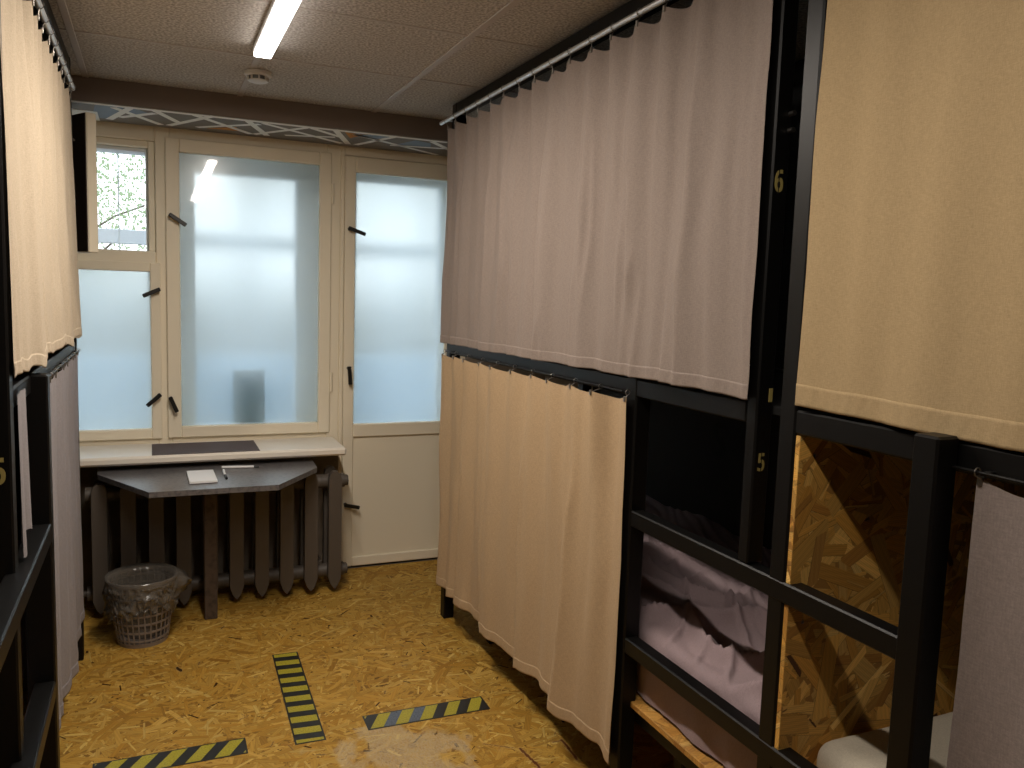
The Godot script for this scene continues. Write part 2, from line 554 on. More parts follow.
func build_room() -> void:
	var fl := start()
	var fa := Vector3(-1.2, 0, WALL_Z)
	var fb := Vector3(2.1, 0, 1.3)
	for p: Array in [[fa.x, fa.z, 0, 0], [fb.x, fa.z, 1, 0], [fb.x, fb.z, 1, 1], [fa.x, fa.z, 0, 0], [fb.x, fb.z, 1, 1], [fa.x, fb.z, 0, 1]]:
		fl.set_normal(Vector3.UP)
		fl.set_uv(Vector2(p[2], p[3]))
		fl.set_uv2(Vector2(p[2], p[3]))
		fl.add_vertex(Vector3(p[0], 0, p[1]))
	var base := start()
	bx(base, Vector3(-1.2, -0.12, -4.62), Vector3(2.1, -0.002, 1.3), 0.001)
	var f := struct("floor")
	part("board_surface", fl, M.floor, f)
	part("subfloor", base, M.concrete, f)

	var w := struct("wall_left")
	part("plaster", box(Vector3(-1.35, -0.12, -4.6), Vector3(-1.2, 2.6, 1.45), 0.001), M.plaster, w)
	w = struct("wall_right")
	part("plaster", box(Vector3(2.1, -0.12, -4.6), Vector3(2.25, 2.6, 1.45), 0.001), M.plaster, w)
	w = struct("wall_front")
	part("plaster", box(Vector3(-1.2, -0.12, 1.3), Vector3(2.1, 2.6, 1.45), 0.001), M.plaster, w)
	w = struct("wall_back")
	part("wall_section", box(Vector3(-1.2, -0.12, -4.6), Vector3(-0.56, 2.6, WALL_Z), 0.001), M.beam, w)
	part("wall_section", box(Vector3(1.6, -0.12, -4.6), Vector3(2.1, 2.6, WALL_Z), 0.001), M.plaster, w)
	part("wall_section", box(Vector3(-0.56, 2.24, -4.6), Vector3(1.6, 2.6, WALL_Z), 0.001), M.plaster, w)
	part("wall_section", box(Vector3(-0.56, -0.12, -4.6), Vector3(0.895, 0.69, WALL_Z), 0.001), M.plaster, w)

	# suspended ceiling of 600 mm mineral tiles in a metal grid
	var c := struct("ceiling")
	part("slab", box(Vector3(-1.2, 2.45, -4.32), Vector3(2.1, 2.6, 1.3), 0.001), M.concrete, c)
	var xs := [-1.2, -0.84, -0.24, 0.36, 0.955, 1.555, 2.1]
	var zs := [BEAM_Z, -3.22, -2.61, -2.01, -1.41, -0.81, -0.21, 0.39, 0.99, 1.3]
	var shared := {}
	for i in xs.size() - 1:
		for j in zs.size() - 1:
			var sx: float = xs[i + 1] - xs[i]
			var sz: float = zs[j + 1] - zs[j]
			var key := "%.3f %.3f" % [sx, sz]
			if not shared.has(key):
				shared[key] = box(Vector3(-sx / 2 + 0.004, 0, -sz / 2 + 0.004), Vector3(sx / 2 - 0.004, 0.015, sz / 2 - 0.004), 0.004).commit()
			part("ceiling_tile", shared[key], M.tile, c, Vector3((xs[i] + xs[i + 1]) / 2, CEIL + 0.001 * ((i * 3 + j * 5) % 3), (zs[j] + zs[j + 1]) / 2))
	for k in range(1, xs.size() - 1):
		part("grid_runner", box(Vector3(xs[k] - 0.012, CEIL - 0.003, BEAM_Z), Vector3(xs[k] + 0.012, CEIL + 0.03, 1.3), 0.0015), M.grid, c)
	for k in range(1, zs.size() - 1):
		for i in xs.size() - 1:
			part("grid_bar", box(Vector3(xs[i] + 0.012, CEIL - 0.001, zs[k] - 0.007), Vector3(xs[i + 1] - 0.012, CEIL + 0.03, zs[k] + 0.007), 0.001), M.grid, c)

	# deep beam over the window, its underside painted with white lines
	var t := struct("trim_1")
	part("beam", box(Vector3(-1.2, 2.2355, WALL_Z), Vector3(2.1, 2.45, BEAM_Z), 0.004), M.beam, t)
	part("painted_ground", box(Vector3(-0.56, 2.2345, WALL_Z), Vector3(1.6, 2.2355, BEAM_Z - 0.005), 0.0003), M.mural_grey, t)
	for tri_: Array in [[0.244, -4.22, 0.364, -4.115, 0.39, -4.208], [0.834, -3.945, 0.92, -3.976, 0.888, -4.086]]:
		part("orange_patch", slab(start(), PackedVector2Array([Vector2(tri_[0], tri_[1]), Vector2(tri_[2], tri_[3]), Vector2(tri_[4], tri_[5])]), 2.2338, 2.2345), M.mural_orange, t)
	for q_: Array in [[-0.24, -4.25, -0.21, -3.95, -0.10, -3.93, -0.16, -4.24], [-0.06, -3.93, 0.0, -4.02, -0.06, -4.06, -0.12, -3.98], [0.90, -4.0, 0.98, -3.92, 1.05, -3.95, 1.0, -4.05], [1.13, -4.12, 1.18, -3.96, 1.27, -4.0, 1.30, -4.1]]:
		part("blue_patch", slab(start(), PackedVector2Array([Vector2(q_[0], q_[1]), Vector2(q_[2], q_[3]), Vector2(q_[4], q_[5]), Vector2(q_[6], q_[7])]), 2.2338, 2.2345), M.mural_blue, t)
	var lines := [[-0.169, -4.25, -0.069, -3.905], [-0.143, -3.957, 0.045, -4.25], [-0.123, -4.172, 0.02, -3.988], [0.008, -3.906, 0.119, -4.15], [0.079, -4.25, 0.254, -3.905], [0.179, -3.935, 0.444, -4.25], [0.2, -4.221, 0.455, -3.979], [0.393, -3.918, 0.519, -4.25], [0.458, -4.25, 0.658, -3.94], [0.465, -3.947, 0.882, -4.25], [0.68, -3.939, 0.844, -4.085], [0.778, -3.905, 0.913, -4.25], [0.595, -4.189, 0.818, -4.102], [0.952, -4.25, 1.077, -3.905], [0.882, -3.973, 1.401, -4.3], [1.106, -4.16, 1.411, -4.089], [1.259, -3.947, 1.431, -4.145], [-0.40, -3.95, -0.224, -4.26]]
	for k in lines.size():
		var a := Vector2(lines[k][0], lines[k][1])
		var b := Vector2(lines[k][2], lines[k][3])
		var nrm := (b - a).orthogonal().normalized() * 0.015
		part("white_line", slab(start(), PackedVector2Array([a + nrm, b + nrm, b - nrm, a - nrm]), 2.2328 + 0.00008 * k, 2.2338 + 0.00008 * k * 0.0), M.mural_white, t)
	part("white_line", box(Vector3(-0.56, 2.2325, BEAM_Z - 0.045), Vector3(1.6, 2.2345, BEAM_Z - 0.018), 0.0003), M.mural_white, t)
	part("white_line", box(Vector3(-0.56, 2.2325, -4.31), Vector3(-0.21, 2.2345, -4.10), 0.0003), M.mural_white, t)

# a rectangular frame of four members in the x-y plane
func members(parent: Node3D, called: String, m: Material, x0: float, x1: float, y0: float, y1: float, wl: float, wr: float, wb: float, wt: float, z0: float, z1: float, b := 0.004) -> void:
	part(called, box(Vector3(x0, y0, z0), Vector3(x0 + wl, y1, z1), b), m, parent)
	part(called, box(Vector3(x1 - wr, y0, z0), Vector3(x1, y1, z1), b), m, parent)
	part(called, box(Vector3(x0 + wl, y0, z0), Vector3(x1 - wr, y0 + wb, z1), b), m, parent)
	part(called, box(Vector3(x0 + wl, y1 - wt, z0), Vector3(x1 - wr, y1, z1), b), m, parent)

func latch(parent: Node3D, x0: float, y0: float, x1: float, y1: float, z: float) -> void:
	var st := start()
	tube(st, PackedVector3Array([Vector3(x0, y0, z), Vector3(x0, y0, z + 0.03)]), 0.009, 10)
	var d := Vector2(x1 - x0, y1 - y0)
	var t := Transform3D(Basis(Vector3(0, 0, 1), d.angle()), Vector3(x0, y0, z + 0.03))
	bx(st, Vector3(-0.011, -0.0095, -0.006), Vector3(d.length(), 0.0095, 0.008), 0.003, t)
	part("latch_handle", st, M.latch, parent)

func build_window() -> void:
	var zf := WALL_Z          # room face of the sashes
	var w := struct("window_1")
	var zb := zf - 0.18
	# fixed frame
	part("frame_jamb", box(Vector3(-0.56, 0.69, zb), Vector3(-0.505, 2.24, zf - 0.012), 0.004), M.cream_paint, w)
	part("frame_mullion", box(Vector3(0.018, 0.69, zb), Vector3(0.082, 2.24, zf - 0.012), 0.004), M.cream_paint, w)
	part("frame_mullion", box(Vector3(0.83, 0.69, zb), Vector3(0.895, 2.24, zf - 0.006), 0.004), M.cream_paint, w)
	part("frame_head", box(Vector3(-0.505, 2.17, zb), Vector3(0.018, 2.24, zf - 0.012), 0.004), M.cream_paint, w)
	part("frame_head", box(Vector3(0.082, 2.17, zb), Vector3(0.83, 2.24, zf - 0.012), 0.004), M.cream_paint, w)
	part("frame_bottom", box(Vector3(-0.505, 0.69, zb), Vector3(0.018, 0.77, zf - 0.012), 0.004), M.cream_paint, w)
	part("frame_bottom", box(Vector3(0.082, 0.69, zb), Vector3(0.83, 0.77, zf - 0.012), 0.004), M.cream_paint, w)
	part("frame_transom", box(Vector3(-0.505, 1.59, zb), Vector3(0.018, 1.655, zf - 0.004), 0.005), M.cream_paint, w)
	# rebate steps round the open vent
	part("vent_rebate", box(Vector3(-0.012, 1.655, zb), Vector3(0.018, 2.17, zf - 0.03), 0.004), M.cream_paint, w)
	part("vent_rebate", box(Vector3(-0.505, 2.14, zb), Vector3(-0.012, 2.17, zf - 0.03), 0.004), M.cream_paint, w)
	part("vent_rebate", box(Vector3(-0.024, 1.655, zb), Vector3(-0.012, 2.14, zf - 0.075), 0.003), M.outer_paint, w)
	part("vent_rebate", box(Vector3(-0.505, 2.122, zb), Vector3(-0.024, 2.14, zf - 0.075), 0.003), M.outer_paint, w)

	# lower left sash
	var s := Node3D.new()
	s.name = "sash"
	w.add_child(s, true)
	members(s, "sash_rail", M.cream_paint, -0.525, 0.037, 0.751, 1.602, 0.047, 0.047, 0.05, 0.045, zf - 0.045, zf + 0.004)
	part("frosted_pane", box(Vector3(-0.48, 0.80, zf - 0.026), Vector3(-0.008, 1.56, zf - 0.020), 0.0005), M.frost, s)
	# big casement
	s = Node3D.new()
	s.name = "casement"
	w.add_child(s, true)
	members(s, "sash_rail", M.cream_paint, 0.062, 0.847, 0.753, 2.192, 0.062, 0.06, 0.055, 0.064, zf - 0.045, zf + 0.006)
	part("frosted_pane", box(Vector3(0.122, 0.806, zf - 0.026), Vector3(0.789, 2.13, zf - 0.020), 0.0005), M.frost, s)
	for y: float in [1.99, 1.02]:
		part("hinge", tube(start(), PackedVector3Array([Vector3(0.853, y - 0.05, zf + 0.004), Vector3(0.853, y + 0.05, zf + 0.004)]), 0.007, 8), M.cream_paint, s)
	# open vent sash, hinged at the left, standing into the room
	s = Node3D.new()
	s.name = "vent_sash"
	w.add_child(s, true)
	s.position = Vector3(-0.470, 0, zf + 0.012)
	s.rotation.y = -deg_to_rad(60.0)
	var vw := 0.50
	members(s, "sash_rail", M.cream_paint, 0.0, vw, 1.622, 2.188, 0.055, 0.06, 0.06, 0.05, -0.02, 0.022)
	part("dark_panel", box(Vector3(0.004, 1.626, 0.022), Vector3(vw - 0.004, 2.184, 0.026), 0.0005), M.brown_board, s)
	for y: float in [1.83, 1.86, 1.80]:
		part("screw_hole", tube(start(), PackedVector3Array([Vector3(vw - 0.02 - 0.012 * (int(y * 100) % 2), y, 0.024), Vector3(vw - 0.02 - 0.012 * (int(y * 100) % 2), y, 0.0272)]), 0.004, 8), M.latch, s)
	part("catch", tube(start(), PackedVector3Array([Vector3(vw - 0.11, 2.10, 0.02), Vector3(vw - 0.11, 2.09, 0.03), Vector3(vw - 0.08, 2.08, 0.034)]), 0.005, 8), M.steel, s)
	latch(w, 0.086, 1.826, 0.152, 1.783, zf + 0.006)
	latch(w, 0.024, 1.473, -0.042, 1.442, zf + 0.004)
	latch(w, 0.023, 0.966, -0.031, 0.918, zf + 0.004)
	latch(w, 0.076, 0.95, 0.103, 0.885, zf + 0.006)

	# balcony door
	var d := struct("door_1")
	part("frame_jamb", box(Vector3(0.895, 0, zb), Vector3(0.915, 2.24, zf - 0.002), 0.003), M.cream_paint, d)
	part("frame_jamb", box(Vector3(1.545, 0, zb), Vector3(1.6, 2.24, zf - 0.002), 0.003), M.cream_paint, d)
	part("frame_head", box(Vector3(0.915, 2.19, zb), Vector3(1.545, 2.24, zf - 0.002), 0.003), M.cream_paint, d)
	var leaf := Node3D.new()
	leaf.name = "door_leaf"
	d.add_child(leaf, true)
	members(leaf, "door_stile", M.cream_paint, 0.917, 1.543, 0.012, 2.188, 0.056, 0.066, 0.052, 0.08, zf - 0.045, zf + 0.004)
	part("door_rail", box(Vector3(0.973, 0.722, zf - 0.045), Vector3(1.477, 0.792, zf + 0.004), 0.004), M.cream_paint, leaf)
	part("door_panel", box(Vector3(0.973, 0.064, zf - 0.03), Vector3(1.477, 0.722, zf - 0.010), 0.002), M.cream_paint, leaf)
	part("frosted_pane", box(Vector3(0.97, 0.79, zf - 0.026), Vector3(1.48, 2.11, zf - 0.020), 0.0005), M.frost, leaf)
	part("threshold", box(Vector3(0.915, 0, zb), Vector3(1.545, 0.035, zf - 0.047), 0.002), M.dark_wall, d)
	latch(d, 0.939, 1.817, 1.018, 1.791, zf + 0.004)
	latch(d, 0.942, 1.093, 0.948, 1.008, zf + 0.004)
	latch(d, 0.934, 0.36, 1.005, 0.343, zf + 0.004)

	# outer row of windows behind the inner one
	var o := struct("window_2")
	var z0 := -4.58
	var z1 := -4.50
	for x: Array in [[-0.56, -0.47], [-0.02, 0.20], [0.70, 1.02], [1.50, 1.6]]:
		part("outer_post", box(Vector3(x[0], 0.69 if x[1] < 0.9 else 0.0, z0), Vector3(x[1], 2.24, z1), 0.004), M.outer_paint, o)
	for x: Array in [[-0.47, -0.02, 2.13, 0.76], [0.20, 0.70, 2.065, 0.78], [1.02, 1.50, 2.09, 0.74]]:
		part("outer_head", box(Vector3(x[0], x[2], z0), Vector3(x[1], 2.24, z1), 0.004), M.outer_paint, o)
		part("outer_bottom", box(Vector3(x[0], 0.69 if x[1] < 0.9 else 0.0, z0), Vector3(x[1], x[3], z1), 0.004), M.outer_paint, o)
		part("outer_pane", box(Vector3(x[0], x[3], -4.542), Vector3(x[1], x[2], -4.538), 0.0004), M.clear, o)
	part("glazing_bar", box(Vector3(-0.149, 1.56, -4.556), Vector3(-0.144, 2.13, -4.544), 0.001), M.outer_paint, o)

	# inner sill
	var sill := struct("trim_2")
	part("sill_board", box(Vector3(-0.56, 0.692, WALL_Z), Vector3(0.868, 0.731, -3.985), 0.010), M.sill, sill)

	single("storage_box", box(Vector3(0.375, 0.80, -4.495), Vector3(0.53, 1.075, -4.42), 0.004), M.blue_box, "muted blue box standing between the two panes of the big window", "box")

func build_outside() -> void:
	var b := thing("balcony", "pale blue balcony parapet with grey glazing bars beyond the windows", "balcony", Vector3.ZERO)
	part("floor_slab", box(Vector3(-2.5, -0.15, -5.6), Vector3(3.5, 0.0, -4.62), 0.004), M.concrete, b)
	part("parapet", box(Vector3(-2.5, 0.0, -5.6), Vector3(3.5, 1.05, -5.5), 0.004), M.parapet, b)
	part("glazing_bar", box(Vector3(-2.5, 1.735, -5.58), Vector3(3.5, 1.82, -5.52), 0.004), M.outer_paint, b)
	part("glazing_bar", box(Vector3(-2.5, 2.62, -5.58), Vector3(3.5, 2.70, -5.52), 0.004), M.outer_paint, b)
	for x: float in [-2.4, -0.9, 2.0, 3.3]:
		part("glazing_post", box(Vector3(x - 0.03, 1.05, -5.58), Vector3(x + 0.03, 2.62, -5.52), 0.004), M.outer_paint, b)
	single("ground", box(Vector3(-40, -6.3, -60), Vector3(40, -6.0, -6.0), 0.01), M.grass, "grey paved ground far below the balcony", "pavement")
	# trees beyond the balcony
	for k in 3:
		var rng := RandomNumberGenerator.new()
		rng.seed = 90 + k
		var at: Vector3 = [Vector3(-1.6, -6, -24.0), Vector3(1.6, -6, -16.0), Vector3(4.8, -6, -15.0)][k]
		var t := thing("tree", ["leafy tree seen through the open vent", "leafy tree behind the middle of the big frosted window", "leafy tree behind the balcony door glass"][k], "tree", at)
		part("trunk", tube(start(), PackedVector3Array([Vector3.ZERO, Vector3(0.05, 3, 0), Vector3(-0.05, 6.5, 0.1), Vector3(0.1, 11.0, 0)]), 0.12, 8), M.bark, t)
		for j in 9:
			var y := rng.randf_range(7.5, 10.5)
			var w := rng.randf() * TAU
			var e := Vector3(cos(w), 0.5, sin(w)) * rng.randf_range(1.2, 2.2)
			part("branch", tube(start(), PackedVector3Array([Vector3(0, y, 0), Vector3(0, y, 0) + e * 0.5 + Vector3(0, 0.1, 0), Vector3(0, y, 0) + e]), 0.028, 6), M.bark, t)
		var leaf_mesh := start()
		quad(leaf_mesh, Vector3(-0.03, 0, 0), Vector3(0, 0.008, -0.055), Vector3(0.03, 0, 0), Vector3(0, 0.008, 0.055), Vector3.UP)
		var mm := MultiMesh.new()
		mm.transform_format = MultiMesh.TRANSFORM_3D
		mm.mesh = leaf_mesh.commit()
		var count := 3200 if k == 0 else 1500
		mm.instance_count = count
		for j in count:
			var p := Vector3(rng.randfn(0, 1.0), rng.randfn(0, 1.0), rng.randfn(0, 1.0)).normalized() * pow(rng.randf(), 0.4) * Vector3(2.4, 2.6, 2.2).x
			mm.set_instance_transform(j, Transform3D(Basis.from_euler(Vector3(rng.randf() * TAU, rng.randf() * TAU, rng.randf() * TAU)), p + Vector3(0, 9.6, 0)))
		var fo := MultiMeshInstance3D.new()
		fo.name = "foliage"
		fo.multimesh = mm
		fo.material_override = M.leaf
		fo.set_meta("kind", "stuff")
		t.add_child(fo)

# ------------------------------------------------------------------ lamps and ceiling fittings

func lamp(z_far: float, label: String, energy: float) -> void:
	var t := thing("ceiling_lamp", label, "lamp", Vector3(0.36, CEIL - 0.003, z_far + 0.6), "linear lamps on the ceiling")
	part("housing", box(Vector3(-0.032, -0.018, -0.6), Vector3(0.032, 0.0, 0.6), 0.003), M.plastic_white, t)
	part("diffuser", box(Vector3(-0.029, -0.038, -0.597), Vector3(0.029, -0.018, 0.597), 0.008), M.lens, t)
	for s: float in [-1.0, 1.0]:
		part("end_cap", box(Vector3(-0.031, -0.036, s * 0.6 - 0.002), Vector3(0.031, -0.002, s * 0.6 + 0.002), 0.001), M.plastic_white, t)
	var l := AreaLight3D.new()
	l.name = "lamp_light"
	l.area_size = Vector2(0.055, 1.18)
	l.light_energy = energy
	l.light_color = LAMP_COLOR
	l.shadow_enabled = true
	l.area_range = 9.0
	l.area_attenuation = 2.0
	l.rotation.x = -PI / 2
	l.position = Vector3(0, -0.042, 0)
	t.add_child(l)

func build_lamps() -> void:
	lamp(-3.07, "lit white linear lamp on the ceiling in front of the round detector", LAMP_ENERGY)
	lamp(-1.45, "lit white linear lamp further along the ceiling, away from the detector", LAMP_ENERGY * 0.58)
	var t := thing("smoke_detector", "small round pale smoke detector on the ceiling at the lamp's end", "detector", Vector3(0.385, CEIL - 0.003, -3.43))
	part("base_ring", lathe([Vector2(0.0, 0.0), Vector2(0.052, 0.0), Vector2(0.052, -0.012), Vector2(0.047, -0.016), Vector2(0.0, -0.016)], 32), M.plastic_white, t)
	part("chamber", lathe([Vector2(0.034, -0.016), Vector2(0.034, -0.03), Vector2(0.0, -0.03)], 24), M.plastic_grey, t)
	for k in 8:
		var w := TAU * k / 8
		part("vent_fin", bx(start(), Vector3(0.033, -0.030, -0.003), Vector3(0.041, -0.016, 0.003), 0.001, Transform3D(Basis(Vector3.UP, w), Vector3.ZERO)), M.plastic_white, t)
	part("cover", lathe([Vector2(0.040, -0.030), Vector2(0.040, -0.034), Vector2(0.022, -0.040), Vector2(0.0, -0.041)], 8), M.plastic_white, t)

# ------------------------------------------------------------------ bunks

func post(parent: Node3D, called: String, x0: float, x1: float, z0: float, z1: float, y0: float, y1: float) -> MeshInstance3D:
	return part(called, box(Vector3(x0, y0, z0), Vector3(x1, y1, z1), 0.004), M.black, parent)

func number(on: MeshInstance3D, s: String, x: float, y: float, z: float, high: float) -> void:
	var font := SystemFont.new()
	font.font_names = PackedStringArray(["Droid Sans"])
	font.font_weight = 700
	var tm := TextMesh.new()
	tm.text = s
	tm.font = font
	tm.font_size = 64
	tm.pixel_size = high / 46.0
	tm.depth = 0.0012
	var o := part("bed_number", tm, M.stencil, on, Vector3(x, y, z))
	o.scale = Vector3(0.72, 1, 1)
	part("stencil_bridge", box(Vector3(x - 0.0012, y - high * 0.56, z - 0.0005), Vector3(x + 0.0012, y + high * 0.56, z + 0.0009), 0.0002), M.black, on)

func mattress(label: String, lo: Vector3, hi: Vector3, m: Material) -> void:
	var h := (hi - lo) / 2
	var f := func(p: Vector3) -> Vector3:
		if p.y > 0:
			p.y += 0.006 * noise.get_noise_2d(p.x * 3.0 + lo.z * 5, p.z * 3.0)
		return p
	single("mattress", soft_box(h, 0.045, 20, f), m, label, "mattress", (lo + hi) / 2)

func build_right_bunks() -> void:
	var b := thing("bunk_bed", "black steel bunk numbered 5 and 6 beside the balcony door", "bunk bed", Vector3.ZERO, "black steel bunks")
	post(b, "post", R + 0.004, R + 0.054, -3.54, -3.49, 0.0, CEIL - 0.004)
	post(b, "post", 1.90, 1.95, -3.54, -3.49, 0.0, CEIL - 0.004)
	post(b, "post", 1.90, 1.95, -1.466, -1.431, 0.0, CEIL - 0.004)
	var a := post(b, "post", R, R + 0.045, -1.466, -1.431, 0.918, CEIL - 0.004)
	number(a, "6", R + 0.019, 1.762, -1.4309, 0.046)
	number(a, "5", R + 0.021, 1.150, -1.4309, 0.040)
	part("bolt", tube(start(), PackedVector3Array([Vector3(R + 0.038, 1.87, -1.431), Vector3(R + 0.038, 1.87, -1.417)]), 0.006, 8), M.steel, a)
	part("bolt", tube(start(), PackedVector3Array([Vector3(R + 0.038, 1.905, -1.431), Vector3(R + 0.038, 1.905, -1.417)]), 0.006, 8), M.steel, a)
	part("tag", box(Vector3(R + 0.030, 1.285, -1.431), Vector3(R + 0.040, 1.315, -1.4295), 0.0005), M.stencil, a)
	part("side_rail", box(Vector3(R, RAIL_B, -3.49), Vector3(R + 0.05, RAIL_T, -1.466), 0.004), M.black, b)
	part("side_rail", box(Vector3(1.90, RAIL_B, -3.49), Vector3(1.95, RAIL_T, -1.466), 0.004), M.black, b)
	part("top_rail", box(Vector3(R + 0.006, 2.275, -3.49), Vector3(R + 0.05, CEIL - 0.006, -1.466), 0.003), M.black, b)
	part("end_rail", box(Vector3(R + 0.054, RAIL_B, -3.54), Vector3(1.90, RAIL_T, -3.49), 0.004), M.black, b)
	part("upper_base", box(Vector3(R + 0.05, RAIL_B + 0.02, -3.49), Vector3(1.90, RAIL_B + 0.04, -1.40), 0.002), M.black_board, b)
	part("lower_base", box(Vector3(R + 0.03, 0.335, -3.49), Vector3(1.90, 0.353, -1.38), 0.002), M.osb, b)
	part("lower_rail", box(Vector3(R + 0.05, 0.285, -3.49), Vector3(R + 0.09, 0.333, -1.38), 0.003), M.black, b)
	for z: float in [-3.2, -2.5, -1.8]:
		part("base_foot", box(Vector3(R + 0.10, 0.0, z), Vector3(R + 0.14, 0.285, z + 0.04), 0.003), M.black, b)
	var bp := part("back_board", box(Vector3(1.955, 0.30, -3.49), Vector3(1.97, 2.30, -1.40), 0.002), M.black_board, b)
	var font := SystemFont.new()
	font.font_names = PackedStringArray(["Droid Sans"])
	font.font_weight = 700
	var tm := TextMesh.new()
	tm.text = "S"
	tm.font = font
	tm.font_size = 64
	tm.pixel_size = 0.13 / 46.0
	tm.depth = 0.001
	part("stencil_letter", tm, M.stencil_dark, bp, Vector3(1.9546, 0.985, -2.50)).rotation.y = -PI / 2

	# the next bunk, nearer
	b = thing("bunk_bed", "black steel bunk with the white mattress and sand curtain", "bunk bed", Vector3.ZERO, "black steel bunks")
	post(b, "post", R, R + 0.05, -1.36, -1.312, 0.0, CEIL - 0.004)
	post(b, "post", 1.90, 1.95, -1.36, -1.312, 0.0, CEIL - 0.004)
	post(b, "post", R, R + 0.05, 0.68, 0.73, 0.0, CEIL - 0.004)
	post(b, "post", 1.90, 1.95, 0.68, 0.73, 0.0, CEIL - 0.004)
	part("side_rail", box(Vector3(R, RAIL_B, -1.312), Vector3(R + 0.05, RAIL_T, 0.68), 0.004), M.black, b)
	part("side_rail", box(Vector3(1.90, RAIL_B, -1.312), Vector3(1.95, RAIL_T, 0.68), 0.004), M.black, b)
	part("top_rail", box(Vector3(R + 0.006, 2.275, -1.312), Vector3(R + 0.05, CEIL - 0.006, 0.68), 0.003), M.black, b)
	part("upper_base", box(Vector3(R + 0.05, RAIL_B + 0.02, -1.28), Vector3(1.90, RAIL_B + 0.04, 0.68), 0.002), M.black_board, b)
	part("lower_base", box(Vector3(R + 0.03, 0.335, -1.28), Vector3(1.90, 0.353, 0.68), 0.002), M.osb, b)
	part("lower_rail", box(Vector3(R + 0.05, 0.285, -1.28), Vector3(R + 0.09, 0.333, 0.68), 0.003), M.black, b)
	for z: float in [-1.0, 0.2]:
		part("base_foot", box(Vector3(R + 0.10, 0.0, z), Vector3(R + 0.14, 0.285, z + 0.04), 0.003), M.black, b)
	part("back_board", box(Vector3(1.955, 0.30, -1.30), Vector3(1.97, 2.30, 0.68), 0.002), M.black_board, b)

	var p := thing("partition_panel", "upright oriented strand board panel at the head of the white mattress", "panel", Vector3.ZERO)
	part("board", box(Vector3(R + 0.004, 0.0, -1.311), Vector3(1.95, 1.232, -1.298), 0.001), M.osb_coarse, p)
	for y: float in [1.19, 0.83]:
		part("screw_head", tube(start(), PackedVector3Array([Vector3(R + 0.045, y, -1.2985), Vector3(R + 0.045, y, -1.2965)]), 0.004, 8), M.steel, p)

	var l := thing("bunk_ladder", "black steel ladder with two rungs between the number 5 bunk and the next", "ladder", Vector3.ZERO, "black bunk ladders")
	post(l, "upright", R - 0.002, R + 0.048, -1.972, -1.921, 0.0, RAIL_T + 0.004)
	post(l, "upright", R - 0.055, R - 0.004, -0.978, -0.929, 0.0, 1.295)
	part("rung", box(Vector3(R - 0.002, 0.872, -1.921), Vector3(R + 0.04, 0.917, -0.980), 0.0035), M.black, l)
	part("rung", box(Vector3(R - 0.002, 0.505, -1.921), Vector3(R + 0.04, 0.550, -0.980), 0.0035), M.black, l)

	mattress("bare white mattress lying against the strand board panel", Vector3(R + 0.085, 0.355, -1.294), Vector3(1.89, 0.567, 0.60), M.white_sheet)

	var soft := FastNoiseLite.new()
	soft.seed = 31
	soft.frequency = 1.0
	soft.fractal_type = FastNoiseLite.FRACTAL_NONE
	# crumpled sheet over the mattress of the far lower bed
	mattress("pale mattress under the crumpled mauve sheet", Vector3(R + 0.075, 0.355, -3.45), Vector3(1.88, 0.545, -1.40), M.white_sheet)
	var f := func(u: float, v: float) -> Vector3:
		var z := lerpf(-3.44, -1.385, u)
		var s := v * 0.90
		var x := R + 0.058
		var y := 0.40
		if s < 0.15:
			y = 0.365 + s * 1.13
			x += 0.004 * sin(z * 42.0 + 2.0 * sin(z * 9.0)) + 0.010 * noise.get_noise_2d(z * 5.0, s * 3.0)
		elif s < 0.20:
			var w := (s - 0.15) / 0.05 * PI / 2
			x += 0.035 * (1.0 - cos(w))
			y = 0.535 + 0.035 * sin(w)
		else:
			x += 0.035 + (s - 0.20)
			y = 0.57
		var k := smoothstep(0.14, 0.24, s)
		var n1 := soft.get_noise_2d(x * 1.7 + z * 0.8, z * 1.5)
		var nb := soft.get_noise_2d(x * 2.3 - z * 2.2 + 9.0, z * 1.5 + x * 2.0)
		var nc := soft.get_noise_2d(x * 3.3 + z * 2.2 + 4.0, z * 2.6 - 3.0)
		var puff := pow(clampf(1.0 - absf(nb) * 2.6, 0.0, 1.0), 1.5)
		var crease := pow(clampf(1.0 - absf(nc) * 5.0, 0.0, 1.0), 2.0)
		var rip := sin(x * 150.0 + z * 60.0 + 7.0 * n1 + 4.0 * nc)
		y += k * (0.022 * n1 + (0.048 * puff + 0.022 * crease) * smoothstep(0.80, 0.45, s) + 0.0030 * rip * smoothstep(0.40, 0.55, s))
		y += k * 0.09 * smoothstep(0.48, 0.84, s)
		return Vector3(x, y, z)
	single("bed_sheet", grid(220, 110, f), M.sheet, "crumpled mauve grey sheet on the lower bed behind the ladder", "sheet")

